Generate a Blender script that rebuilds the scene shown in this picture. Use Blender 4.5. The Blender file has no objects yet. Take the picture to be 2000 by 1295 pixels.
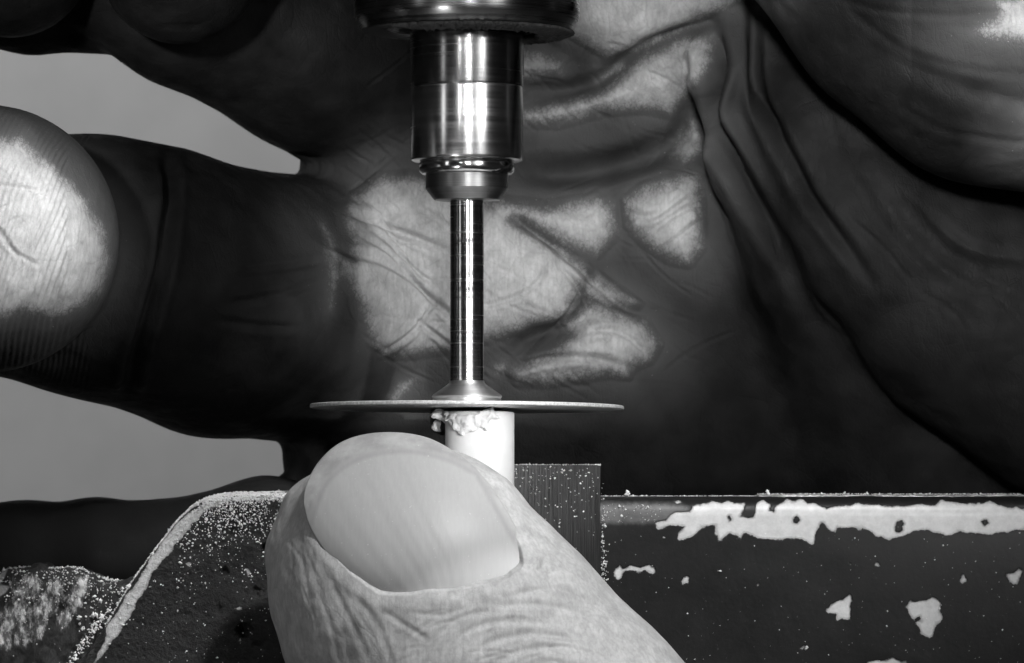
import bpy, bmesh, math, random
import numpy as np
from mathutils import Vector

random.seed(7)
rng = np.random.default_rng(7)
R = math.radians
C = bpy.context.scene
COL = C.collection
C.unit_settings.system = 'METRIC'
C.unit_settings.scale_length = 0.01          # one unit is one centimetre

# ------------------------------------------------------------------ camera
DIST = 35.0                                   # camera to tool axis, cm
S = 280.0                                     # measured photo units per cm at the tool axis


def P(px, py, Y=0.0):
    k = (DIST + Y) / DIST / S
    return ((px - 1000.0) * k, Y, (1080.0 - py) * k)


cam_d = bpy.data.cameras.new('camera')
cam = bpy.data.objects.new('camera', cam_d)
COL.objects.link(cam)
cam.location = (0, -DIST, 0)
cam.rotation_euler = (R(90), 0, 0)
cam_d.sensor_width = 36.0
cam_d.lens = 36.0 * DIST / (2000.0 / S)
cam_d.shift_y = (1080.0 - 647.5) / 2000.0
cam_d.clip_start = 1.0
cam_d.clip_end = 500.0
cam_d.dof.use_dof = True
cam_d.dof.focus_distance = 34.2
cam_d.dof.aperture_fstop = 1.25
C.camera = cam

# ------------------------------------------------------------------ world and lamps
w = bpy.data.worlds.new('World')
C.world = w
w.use_nodes = True
w.node_tree.nodes['Background'].inputs[0].default_value = (1, 1, 1, 1)
w.node_tree.nodes['Background'].inputs[1].default_value = 0.012

C.view_settings.view_transform = 'Standard'
C.view_settings.look = 'None'
C.view_settings.exposure = 0.0
C.view_settings.gamma = 1.0


def aim(o, target):
    d = Vector(target) - o.location
    o.rotation_euler = d.to_track_quat('-Z', 'Y').to_euler()


def polar(target, az, el, dist):
    """a point seen from target at az degrees right of the camera and el degrees up"""
    a, e = R(az), R(el)
    return (target[0] + dist * math.cos(e) * math.sin(a),
            target[1] - dist * math.cos(e) * math.cos(a),
            target[2] + dist * math.sin(e))


def spot(name, target, az, el, dist, power, radius, cone_cm, blend):
    l = bpy.data.lights.new(name, 'SPOT')
    l.energy = power
    l.shadow_soft_size = radius
    l.spot_size = 2 * math.atan(cone_cm / dist)
    l.spot_blend = blend
    o = bpy.data.objects.new(name, l)
    COL.objects.link(o)
    o.location = polar(target, az, el, dist)
    aim(o, target)
    return o


def softbox(name, target, az, el, dist, power, sx, sy, spread):
    l = bpy.data.lights.new(name, 'AREA')
    l.shape = 'RECTANGLE'
    l.size, l.size_y = sx, sy
    l.energy = power
    l.spread = R(spread)
    o = bpy.data.objects.new(name, l)
    COL.objects.link(o)
    o.location = polar(target, az, el, dist)
    aim(o, target)
    return o


# added narrow spots for the palm, one nearly frontal, one from the right
spot('palm_fill', P(1010, 420, 2.0), 4, 4, 34, 20000, 1.5, 1.9, 0.8)
spot('palm_side_fill', P(1010, 420, 2.0), 32, 8, 34, 17000, 1.0, 1.9, 0.8)
# high lamp on the thumb and the vise
spot('work_lamp', P(1060, 1330, -0.9), 31, 48, 32, 47000, 1.2, 3.5, 0.6)
# added narrow spot from the right, for the fingertip alone
spot('finger_fill', P(15, 430, -0.9), 36, 16, 30, 54000, 0.8, 0.95, 0.8)
# added fill on the right hand side of the hand, another on the thumb
spot('side_fill', P(2080, 170, 1.4), -6, 8, 32, 125000, 2.5, 2.5, 1.0)
spot('thumb_fill', P(600, 1190, -1.2), -42, 12, 30, 9000, 1.5, 1.5, 1.0)
# added fills: low on the rod, then casting, upper fingers and cap underside
spot('rod_fill', P(960, 862, -0.4), 20, 3, 30, 50000, 0.6, 0.72, 0.8)
spot('casting_fill', P(150, 1165, -0.1), 12, 58, 30, 26000, 1.0, 1.35, 1.0)
spot('upper_fill', P(330, 10, 0.4), -12, 6, 30, 55000, 1.5, 1.5, 1.0)
spot('under_fill', P(800, 60, -0.3), -26, -34, 26, 26000, 1.0, 0.8, 1.0)
# softboxes that show in the polished steel
softbox('strip_softbox', P(912, 420, 0), 27, 6, 20, 27, 8.5, 12, 36)
softbox('narrow_strip', P(912, 420, 0), 27, 6, 19.5, 15, 1.6, 12, 36)
softbox('left_strip', P(912, 420, 0), -48, 6, 24, 11, 2.4, 12, 40)

# ------------------------------------------------------------------ materials


class Nodes:
    def __init__(self, name):
        self.m = bpy.data.materials.new(name)
        self.m.use_nodes = True
        self.t = self.m.node_tree
        self.b = self.t.nodes['Principled BSDF']
        self.tc = self.t.nodes.new('ShaderNodeTexCoord')

    def n(self, typ, **kw):
        nd = self.t.nodes.new('ShaderNode' + typ)
        for k, v in kw.items():
            setattr(nd, k, v)
        return nd

    def link(self, a, b):
        self.t.links.new(a, b)

    def val(self, inp, v):
        if hasattr(v, 'is_output') or isinstance(v, bpy.types.NodeSocket):
            self.link(v, inp)
        else:
            inp.default_value = v

    def math(self, op, a, b=None, c=None, clamp=False):
        nd = self.n('Math', operation=op, use_clamp=clamp)
        self.val(nd.inputs[0], a)
        if b is not None:
            self.val(nd.inputs[1], b)
        if c is not None:
            self.val(nd.inputs[2], c)
        return nd.outputs[0]

    def smooth(self, v, lo, hi, a=0.0, b=1.0):
        nd = self.n('MapRange', interpolation_type='SMOOTHSTEP')
        self.val(nd.inputs[0], v)
        nd.inputs[1].default_value, nd.inputs[2].default_value = lo, hi
        nd.inputs[3].default_value, nd.inputs[4].default_value = a, b
        return nd.outputs[0]

    def mapping(self, scale=(1, 1, 1), rot=(0, 0, 0)):
        mp = self.n('Mapping')
        self.link(self.tc.outputs['Object'], mp.inputs[0])
        mp.inputs['Scale'].default_value = scale
        mp.inputs['Rotation'].default_value = rot
        return mp.outputs[0]

    def noise(self, scale, detail=4, rough=0.6, vec=None, dist=0.0):
        nd = self.n('TexNoise')
        self.link(vec or self.tc.outputs['Object'], nd.inputs['Vector'])
        nd.inputs['Scale'].default_value = scale
        nd.inputs['Detail'].default_value = detail
        nd.inputs['Roughness'].default_value = rough
        nd.inputs['Distortion'].default_value = dist
        return nd.outputs[0]

    def voronoi(self, scale, feature='DISTANCE_TO_EDGE', vec=None, rand=1.0):
        nd = self.n('TexVoronoi', feature=feature)
        self.link(vec or self.tc.outputs['Object'], nd.inputs['Vector'])
        nd.inputs['Scale'].default_value = scale
        nd.inputs['Randomness'].default_value = rand
        return nd.outputs['Distance']

    def attr(self, name):
        nd = self.n('Attribute', attribute_name=name)
        return nd.outputs['Fac']

    def grey(self, v):
        nd = self.n('CombineColor')
        for i in range(3):
            self.val(nd.inputs[i], v)
        return nd.outputs[0]

    def mix(self, f, a, b):
        nd = self.n('Mix', data_type='FLOAT')
        self.val(nd.inputs[0], f)
        self.val(nd.inputs[2], a)
        self.val(nd.inputs[3], b)
        return nd.outputs[0]

    def bump(self, h, strength=0.5, dist=0.01, normal=None):
        nd = self.n('Bump')
        self.link(h, nd.inputs['Height'])
        nd.inputs['Strength'].default_value = strength
        nd.inputs['Distance'].default_value = dist
        if normal is not None:
            self.link(normal, nd.inputs['Normal'])
        return nd.outputs[0]

    def set(self, name, v):
        self.val(self.b.inputs[name], v)

    def color(self, v):
        if isinstance(v, (int, float)):
            self.b.inputs['Base Color'].default_value = (v, v, v, 1)
        else:
            self.link(self.grey(v), self.b.inputs['Base Color'])


def steel(name, base, rough, ring=60.0, aniso=0.75, mottled=0.25, bumps=0.15, low=0.55):
    """turned steel: rings run round the object's own z axis"""
    k = Nodes(name)
    v = k.mapping((0.4, 0.4, ring))
    lines = k.noise(1.0, 3, 0.7, v)
    wide = k.noise(1.0, 2, 0.5, k.mapping((0.6, 0.6, ring * 0.16)))
    blot = k.noise(5.0, 5, 0.65)
    f = k.math('ADD', k.math('MULTIPLY', lines, 0.6), k.math('MULTIPLY', wide, 0.4))
    k.color(k.math('MULTIPLY', base, k.smooth(k.math('ADD', k.math('MULTIPLY', f, 1 - mottled), k.math('MULTIPLY', blot, mottled)), 0.25, 0.75, low, 1.15)))
    k.set('Metallic', 1.0)
    k.set('Roughness', k.smooth(lines, 0.2, 0.8, rough * 0.8, rough * 1.25))
    k.set('Anisotropic', aniso)
    k.set('Anisotropic Rotation', 0.25)
    tg = k.n('Tangent', direction_type='RADIAL', axis='Z')
    k.link(tg.outputs[0], k.b.inputs['Tangent'])
    k.link(k.bump(lines, bumps, 0.004), k.b.inputs['Normal'])
    return k.m


# ------------------------------------------------------------------ scene helpers
def obj(name, me, mat=None, parent=None, smooth=True):
    o = bpy.data.objects.new(name, me)
    COL.objects.link(o)
    if mat:
        me.materials.append(mat)
    if smooth:
        me.polygons.foreach_set('use_smooth', [True] * len(me.polygons))
    if parent:
        o.parent = parent
    return o


def empty(name, loc=(0, 0, 0)):
    o = bpy.data.objects.new(name, None)
    o.empty_display_size = 0.3
    o.location = loc
    COL.objects.link(o)
    return o


def tag(o, label, cat, group=None, kind=None):
    if label:
        o['label'] = label
    if cat:
        o['category'] = cat
    if group:
        o['group'] = group
    if kind:
        o['kind'] = kind
    return o


def mesh_np(name, v, quads):
    me = bpy.data.meshes.new(name)
    v = np.asarray(v, np.float32)
    q = np.asarray(quads, np.int32)
    n = q.shape[1]
    me.vertices.add(len(v))
    me.vertices.foreach_set('co', v.ravel())
    me.loops.add(q.size)
    me.loops.foreach_set('vertex_index', q.ravel())
    me.polygons.add(len(q))
    me.polygons.foreach_set('loop_start', np.arange(len(q), dtype=np.int32) * n)
    me.update(calc_edges=True)
    return me


def get_co(me):
    a = np.empty(len(me.vertices) * 3, np.float32)
    me.vertices.foreach_get('co', a)
    return a.reshape(-1, 3)


def get_no(me):
    a = np.empty(len(me.vertices) * 3, np.float32)
    me.vertex_normals.foreach_get('vector', a)
    return a.reshape(-1, 3)


def set_co(me, v):
    me.vertices.foreach_set('co', np.asarray(v, np.float32).ravel())
    me.update()


def add_attr(me, name, vals):
    at = me.attributes.new(name, 'FLOAT', 'POINT')
    at.data.foreach_set('value', np.asarray(vals, np.float32))


def subdivide(me, levels=1):
    o = bpy.data.objects.new('tmp', me)
    COL.objects.link(o)
    md = o.modifiers.new('s', 'SUBSURF')
    md.levels = md.render_levels = levels
    dg = bpy.context.evaluated_depsgraph_get()
    out = bpy.data.meshes.new_from_object(o.evaluated_get(dg))
    bpy.data.objects.remove(o)
    bpy.data.meshes.remove(me)
    return out


def refine(me, xr, zr, ylim=9.0):
    """split the faces that look towards the camera inside a window once more"""
    bm = bmesh.new()
    bm.from_mesh(me)
    es = set()
    for f in bm.faces:
        if f.normal.y < -0.12:
            c = f.verts[0].co
            if xr[0] < c.x < xr[1] and zr[0] < c.z < zr[1] and c.y < ylim:
                es.update(f.edges)
    bmesh.ops.subdivide_edges(bm, edges=list(es), cuts=1, use_grid_fill=True)
    bm.to_mesh(me)
    bm.free()
    return me


# ------------------------------------------------------------------ numpy modelling
def _hash(ix, iy, iz, seed):
    h = (ix * 374761393 + iy * 668265263 + iz * 2147483647 + seed * 1274126177) & 0xFFFFFFFF
    h = ((h ^ (h >> 13)) * 1274126177) & 0xFFFFFFFF
    return ((h ^ (h >> 16)) & 0xFFFF).astype(np.float32) / 65535.0


def vnoise(p, scale, seed=0):
    q = np.asarray(p, np.float64) * scale
    i = np.floor(q).astype(np.int64)
    f = (q - i).astype(np.float32)
    f = f * f * (3 - 2 * f)
    out = 0
    for dx in (0, 1):
        for dy in (0, 1):
            for dz in (0, 1):
                wt = (f[:, 0] if dx else 1 - f[:, 0]) * (f[:, 1] if dy else 1 - f[:, 1]) * (f[:, 2] if dz else 1 - f[:, 2])
                out = out + wt * _hash(i[:, 0] + dx, i[:, 1] + dy, i[:, 2] + dz, seed)
    return out * 2 - 1


def fbm(p, scale, octs=4, seed=0, gain=0.5):
    a, s, o = 0, 1.0, 0
    for k in range(octs):
        o = o + a * 0 + s * vnoise(p, scale * 2 ** k, seed + k * 17)
        s *= gain
    return o


class Field:
    """a signed distance volume that hands and castings are modelled in"""

    def __init__(self, lo, hi, h):
        self.lo = np.array(lo, np.float32)
        self.h = h
        n = np.ceil((np.array(hi) - self.lo) / h).astype(int) + 1
        self.n = n
        ax = [self.lo[i] + np.arange(n[i], dtype=np.float32) * h for i in range(3)]
        self.X, self.Y, self.Z = np.meshgrid(*ax, indexing='ij', sparse=True)
        self.d = np.full(tuple(n), 9.0, np.float32)

    def smin(self, e, k):
        d = self.d
        hh = np.maximum(k - np.abs(d - e), 0) / k
        self.d = np.minimum(d, e) - hh * hh * k * 0.25

    def cone(self, a, b, ra, rb, flat=1.0):
        a = np.array(a, np.float32)
        b = np.array(b, np.float32)
        ab = b - a
        x, y, z = self.X - a[0], (self.Y - a[1]) / flat, self.Z - a[2]
        ab = ab * np.array([1, 1 / flat, 1], np.float32)
        L = float(ab @ ab) + 1e-9
        t = np.clip((x * ab[0] + y * ab[1] + z * ab[2]) / L, 0, 1)
        q = (x - t * ab[0]) ** 2 + (y - t * ab[1]) ** 2 + (z - t * ab[2]) ** 2
        return (np.sqrt(q) - (ra + (rb - ra) * t)) * min(1.0, flat ** 0.5)

    def chain(self, pts, k=0.3, flat=1.0, kin=0.12):
        """pts: (px, py, Y, radius in photo units)"""
        e = None
        for p, q in zip(pts[:-1], pts[1:]):
            fa = (DIST + p[2]) / DIST / S
            fb = (DIST + q[2]) / DIST / S
            c = self.cone(P(*p[:3]), P(*q[:3]), p[3] * fa, q[3] * fb, flat)
            if e is None:
                e = c
            else:
                hh = np.maximum(kin - np.abs(e - c), 0) / kin
                e = np.minimum(e, c) - hh * hh * kin * 0.25
        self.smin(e, k)

    def rbox(self, lo, hi, r):
        c = [(lo[i] + hi[i]) / 2 for i in range(3)]
        b = [(hi[i] - lo[i]) / 2 - r for i in range(3)]
        qx, qy, qz = np.abs(self.X - c[0]) - b[0], np.abs(self.Y - c[1]) - b[1], np.abs(self.Z - c[2]) - b[2]
        return (np.sqrt(np.maximum(qx, 0) ** 2 + np.maximum(qy, 0) ** 2 + np.maximum(qz, 0) ** 2)
                + np.minimum(np.maximum(qx, np.maximum(qy, qz)), 0) - r)

    def clip(self, m=0.25, k=0.3):
        hi = self.lo + (self.n - 1) * self.h
        e = self.rbox(self.lo + m, hi - m, 0.3)
        hh = np.maximum(k - np.abs(self.d - e), 0) / k
        self.d = np.maximum(self.d, e) + hh * hh * k * 0.25

    def mesh(self, name):
        d, h = self.d, self.h
        ins = d < 0
        cnt = np.zeros(tuple(self.n - 1), np.int8)
        for c in range(8):
            i, j, k = c & 1, (c >> 1) & 1, c >> 2
            cnt += ins[i:d.shape[0] - 1 + i, j:d.shape[1] - 1 + j, k:d.shape[2] - 1 + k]
        cells = np.argwhere((cnt > 0) & (cnt < 8))
        idx = np.full(cnt.shape, -1, np.int64)
        idx[tuple(cells.T)] = np.arange(len(cells))
        acc = np.zeros((len(cells), 3), np.float32)
        num = np.zeros(len(cells), np.float32)
        corner = [np.array([c & 1, (c >> 1) & 1, c >> 2]) for c in range(8)]
        vals = [d[tuple((cells + o).T)] for o in corner]
        for a in range(8):
            for bit in (1, 2, 4):
                if a & bit:
                    continue
                b = a | bit
                va, vb = vals[a], vals[b]
                m = (va < 0) != (vb < 0)
                t = np.where(m, va / np.where(m, va - vb, 1), 0)[:, None]
                pt = corner[a] + t * (corner[b] - corner[a])
                acc += np.where(m[:, None], pt, 0)
                num += m
        v = (cells + acc / num[:, None]) * h + self.lo
        quads = []
        for ax in range(3):
            s0 = [slice(None)] * 3
            s1 = [slice(None)] * 3
            s0[ax], s1[ax] = slice(0, -1), slice(1, None)
            A, B = ins[tuple(s0)], ins[tuple(s1)]
            e = np.argwhere(A != B)
            u, w_ = (ax + 1) % 3, (ax + 2) % 3
            ok = (e[:, u] > 0) & (e[:, w_] > 0) & (e[:, u] < d.shape[u] - 1) & (e[:, w_] < d.shape[w_] - 1)
            e = e[ok]
            out = A[tuple(e.T)]
            o = np.zeros((4, 3), int)
            o[1, u] = o[2, u] = -1
            o[2, w_] = o[3, w_] = -1
            q = np.stack([idx[tuple((e + k).T)] for k in o], 1)
            q[~out] = q[~out][:, ::-1]
            quads.append(q)
        return mesh_np(name, v, np.concatenate(quads))


def seg_dist(u, v, pts, closed=False):
    """distance of points (u, v) to a polyline and the parameter along it"""
    pts = np.asarray(pts, np.float32)
    n = len(pts)
    best = np.full(u.shape, 1e9, np.float32)
    par = np.zeros(u.shape, np.float32)
    for i in range(n if closed else n - 1):
        a, b = pts[i], pts[(i + 1) % n]
        ab = b - a
        L = float(ab @ ab) + 1e-9
        t = np.clip(((u - a[0]) * ab[0] + (v - a[1]) * ab[1]) / L, 0, 1)
        q = (u - a[0] - t * ab[0]) ** 2 + (v - a[1] - t * ab[1]) ** 2
        m = q < best
        best = np.where(m, q, best)
        par = np.where(m, (i + t) / max(1, n - 1), par)
    return np.sqrt(best), par


def inside(u, v, pts):
    r = np.zeros(u.shape, bool)
    n = len(pts)
    for i in range(n):
        x0, y0 = pts[i]
        x1, y1 = pts[(i + 1) % n]
        if y0 == y1:
            continue
        m = ((y0 > v) != (y1 > v)) & (u < (x1 - x0) * (v - y0) / (y1 - y0) + x0)
        r ^= m
    return r


def poly_sd(u, v, pts):
    """positive inside"""
    d, _ = seg_dist(u, v, pts, True)
    return np.where(inside(u, v, pts), d, -d)


def polys_sd(u, v, polys, far=60.0):
    out = np.full(u.shape, -far, np.float32)
    for p in polys:
        a = np.asarray(p)
        m = (u > a[:, 0].min() - far) & (u < a[:, 0].max() + far) & (v > a[:, 1].min() - far) & (v < a[:, 1].max() + far)
        if m.any():
            out[m] = np.maximum(out[m], poly_sd(u[m], v[m], p))
    return out


def flat_uv(co, Y):
    k = S * DIST / (DIST + Y)
    return co[:, 0] * k + 1000, 1080 - co[:, 2] * k


def smooth_line(pts, n=4):
    """Catmull-Rom through pts"""
    p = np.asarray(pts, float)
    p = np.vstack([2 * p[0] - p[1], p, 2 * p[-1] - p[-2]])
    out = []
    for i in range(1, len(p) - 2):
        for t in np.linspace(0, 1, n, endpoint=False):
            a, b, c, d = p[i - 1], p[i], p[i + 1], p[i + 2]
            out.append(0.5 * (2 * b + (c - a) * t + (2 * a - 5 * b + 4 * c - d) * t * t + (3 * b - a - 3 * c + d) * t ** 3))
    out.append(p[-2])
    return np.array(out)


def creases(u, v, lines):
    """sum of furrows; each line is (points, width, depth[, side ridge])"""
    out = np.zeros(u.shape, np.float32)
    for ln in lines:
        pts, wd, dp = ln[:3]
        a = smooth_line(pts)
        far = wd * 4
        m = (u > a[:, 0].min() - far) & (u < a[:, 0].max() + far) & (v > a[:, 1].min() - far) & (v < a[:, 1].max() + far)
        if not m.any():
            continue
        d, t = seg_dist(u[m], v[m], a)
        fade = np.clip(np.minimum(t, 1 - t) * 5 + 0.15, 0, 1)
        x = d / wd
        out[m] += fade * dp * (-np.exp(-x * x) + 0.35 * np.exp(-(x - 1.7) ** 2))
    return out


def lathe(prof, seg=96, caps=True):
    """prof: list of (radius, z); returns verts and quads/tris as mesh"""
    n = len(prof)
    a = np.linspace(0, 2 * np.pi, seg, endpoint=False)
    pr = np.array(prof)
    v = np.stack([pr[:, 0][:, None] * np.cos(a), pr[:, 0][:, None] * np.sin(a), np.repeat(pr[:, 1][:, None], seg, 1)], -1).reshape(-1, 3)
    f = []
    for i in range(n - 1):
        for j in range(seg):
            k = (j + 1) % seg
            f.append((i * seg + j, i * seg + k, (i + 1) * seg + k, (i + 1) * seg + j))
    me = bpy.data.meshes.new('lathe')
    faces = list(f)
    if caps:
        faces.append(tuple(reversed(range(seg))))
        faces.append(tuple((n - 1) * seg + j for j in range(seg)))
    me.from_pydata([tuple(x) for x in v], [], faces)
    bm = bmesh.new()
    bm.from_mesh(me)
    bmesh.ops.recalc_face_normals(bm, faces=bm.faces)
    bm.to_mesh(me)
    bm.free()
    return me


def sharp(o, ang=30):
    bm = bmesh.new()
    bm.from_mesh(o.data)
    for e in bm.edges:
        if len(e.link_faces) == 2 and e.calc_face_angle(0) > R(ang):
            e.smooth = False
    bm.to_mesh(o.data)
    bm.free()


# ------------------------------------------------------------------ backdrop
k = Nodes('backdrop_paper')
k.color(k.math('MULTIPLY', 0.42, k.smooth(k.noise(1.2, 5, 0.6), 0.2, 0.8, 0.94, 1.06)))
k.set('Roughness', 0.9)
k.set('Specular IOR Level', 0.1)
nx, nz = 24, 18
vs, qs = [], []
for i in range(nx + 1):
    for j in range(nz + 1):
        x = -24 + 48 * i / nx
        z = -16 + 36 * j / nz
        vs.append((x, 24 + 0.15 * math.sin(x * 0.4) + 0.1 * math.sin(z * 0.3), z))
for i in range(nx):
    for j in range(nz):
        a = i * (nz + 1) + j
        qs.append((a, a + nz + 1, a + nz + 2, a + 1))
bd = obj('backdrop', mesh_np('backdrop', vs, qs), k.m)
tag(bd, None, None, kind='structure')
l = bpy.data.lights.new('backdrop_fill', 'SPOT')  # added to brighten the backdrop alone
l.energy = 20500
l.spot_size = R(70)
l.spot_blend = 0.8
l.shadow_soft_size = 2
bl = bpy.data.objects.new('backdrop_fill', l)
COL.objects.link(bl)
bl.location = (-9, 8, 22)
aim(bl, (-4.5, 24, -2.5))

# ------------------------------------------------------------------ skin
def skin(name, grime_shade, lit, shade_lo, scale_bump=1.0, ridge_rot=0.0, sss=0.0):
    """grime_shade: paints light and shade into the colour by the distance (photo units) into the lit patches"""
    k = Nodes(name)
    fine = k.noise(34, 5, 0.7)
    mid = k.noise(9, 4, 0.6)
    cells = k.voronoi(26, vec=k.mapping((1.0, 1.0, 0.62), (0, R(ridge_rot), 0)))
    furrow = k.smooth(cells, 0.0, 0.16, 0.0, 1.0)
    small = k.smooth(k.voronoi(70), 0.0, 0.2)
    base = k.math('MULTIPLY', lit, k.smooth(mid, 0.3, 0.7, 0.86, 1.12))
    base = k.math('MULTIPLY', base, k.smooth(fine, 0.3, 0.75, 0.93, 1.05))
    base = k.math('MULTIPLY', base, k.mix(furrow, 0.95, 1.0))
    wob = k.n('VectorMath', operation='ADD')
    k.link(k.tc.outputs['Object'], wob.inputs[0])
    nz = k.n('TexNoise')
    k.link(k.tc.outputs['Object'], nz.inputs['Vector'])
    nz.inputs['Scale'].default_value = 4.0
    sc = k.n('VectorMath', operation='SCALE')
    k.link(nz.outputs['Color'], sc.inputs[0])
    sc.inputs['Scale'].default_value = 0.10
    k.link(sc.outputs[0], wob.inputs[1])
    st = k.n('Mapping')
    k.link(wob.outputs[0], st.inputs[0])
    st.inputs['Rotation'].default_value = (0, R(ridge_rot + 8), 0)
    st.inputs['Scale'].default_value = (1.0, 1.0, 0.45)
    lines = k.smooth(k.voronoi(5.5, vec=st.outputs[0]), 0.0, 0.035)
    lines2 = k.smooth(k.voronoi(13, vec=wob.outputs[0]), 0.0, 0.05)
    net = k.math('ADD', k.math('MULTIPLY', lines, 0.6), k.math('MULTIPLY', lines2, 0.4))
    base = k.math('MULTIPLY', base, k.mix(net, 0.86 if sss == 0 else 0.94, 1.02))
    streak = k.noise(9, 4, 0.6, k.mapping((4.5, 4.5, 0.55), (0, R(ridge_rot + 26), 0)))
    base = k.math('MULTIPLY', base, k.smooth(streak, 0.3, 0.7, 0.90, 1.09))
    if grime_shade:
        sd = k.attr('lit_patch')
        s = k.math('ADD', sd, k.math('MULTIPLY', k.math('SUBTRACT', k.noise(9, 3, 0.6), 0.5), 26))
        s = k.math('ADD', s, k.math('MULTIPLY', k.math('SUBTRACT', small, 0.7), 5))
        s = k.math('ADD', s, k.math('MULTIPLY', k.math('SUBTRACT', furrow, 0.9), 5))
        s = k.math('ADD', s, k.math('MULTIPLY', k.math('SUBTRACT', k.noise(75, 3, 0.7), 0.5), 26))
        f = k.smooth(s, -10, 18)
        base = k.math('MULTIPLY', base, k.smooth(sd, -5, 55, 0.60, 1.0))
        low = k.math('MULTIPLY', shade_lo, k.smooth(k.noise(3.0, 6, 0.65), 0.3, 0.7, 0.7, 1.35))  # dark tone painted for the shaded skin
        low = k.math('ADD', low, k.math('ADD', k.smooth(sd, -40, 12, 0.0, 0.03), k.smooth(sd, -150, 0, 0.0, 0.052)))  # soft glow round the lit patches, painted into the dark tone
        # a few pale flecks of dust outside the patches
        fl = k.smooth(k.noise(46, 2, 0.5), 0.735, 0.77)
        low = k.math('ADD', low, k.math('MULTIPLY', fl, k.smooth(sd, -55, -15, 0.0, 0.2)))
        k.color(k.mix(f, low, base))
    else:
        fl = k.smooth(k.noise(52, 2, 0.5), 0.70, 0.75, 0.0, 0.2)
        k.color(k.math('ADD', base, fl))
    k.set('Roughness', k.smooth(mid, 0.3, 0.7, 0.45, 0.62))
    k.set('Specular IOR Level', k.smooth(k.attr('lit_patch'), -20, 20, 0.06, 0.25))
    if sss:
        k.set('Subsurface Weight', sss)
        k.set('Subsurface Radius', (0.06, 0.06, 0.06))
        k.set('Subsurface Scale', 1.0)
    h = k.math('ADD', k.math('MULTIPLY', furrow, 0.35), k.math('MULTIPLY', small, 0.12))
    h = k.math('ADD', h, k.math('MULTIPLY', fine, 0.5))
    h = k.math('ADD', h, k.math('MULTIPLY', net, 0.9))
    h = k.math('ADD', h, k.math('MULTIPLY', streak, 0.9))
    k.link(k.bump(h, 0.32 * scale_bump, 0.010), k.b.inputs['Normal'])
    return k.m


# ------------------------------------------------------------------ the hand behind, holding the tool
LIT_PATCHES = [  # outlines of the light on palm and fingertip, painted as pale skin
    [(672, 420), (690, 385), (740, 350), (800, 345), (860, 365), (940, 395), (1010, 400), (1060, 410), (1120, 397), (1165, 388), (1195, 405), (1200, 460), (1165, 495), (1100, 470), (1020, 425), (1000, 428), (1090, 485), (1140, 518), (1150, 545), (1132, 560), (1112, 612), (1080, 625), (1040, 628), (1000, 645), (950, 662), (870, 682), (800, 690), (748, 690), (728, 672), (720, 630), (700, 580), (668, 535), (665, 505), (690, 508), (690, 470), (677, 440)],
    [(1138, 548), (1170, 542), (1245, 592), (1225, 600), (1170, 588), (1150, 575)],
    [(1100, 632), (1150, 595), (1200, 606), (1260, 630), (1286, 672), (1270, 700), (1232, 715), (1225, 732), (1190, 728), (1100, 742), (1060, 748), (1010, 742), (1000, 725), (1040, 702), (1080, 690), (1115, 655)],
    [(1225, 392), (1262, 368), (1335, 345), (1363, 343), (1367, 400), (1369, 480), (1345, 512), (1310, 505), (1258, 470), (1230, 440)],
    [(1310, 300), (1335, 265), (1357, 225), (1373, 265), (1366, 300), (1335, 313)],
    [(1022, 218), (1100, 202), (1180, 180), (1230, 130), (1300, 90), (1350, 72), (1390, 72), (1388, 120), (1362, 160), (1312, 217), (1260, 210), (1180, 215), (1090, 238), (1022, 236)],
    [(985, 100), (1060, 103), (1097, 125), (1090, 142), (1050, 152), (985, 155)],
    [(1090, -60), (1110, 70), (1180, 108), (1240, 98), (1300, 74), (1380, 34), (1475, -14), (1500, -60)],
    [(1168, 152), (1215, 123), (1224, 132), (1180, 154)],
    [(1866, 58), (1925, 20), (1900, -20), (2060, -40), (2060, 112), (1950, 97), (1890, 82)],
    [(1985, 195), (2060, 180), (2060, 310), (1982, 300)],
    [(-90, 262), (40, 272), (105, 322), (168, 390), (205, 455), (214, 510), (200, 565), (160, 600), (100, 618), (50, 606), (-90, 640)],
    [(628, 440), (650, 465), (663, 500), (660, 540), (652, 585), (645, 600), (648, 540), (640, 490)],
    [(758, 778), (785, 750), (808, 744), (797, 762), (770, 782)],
    [(965, 715), (985, 710), (990, 722), (970, 728)],
]


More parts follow.
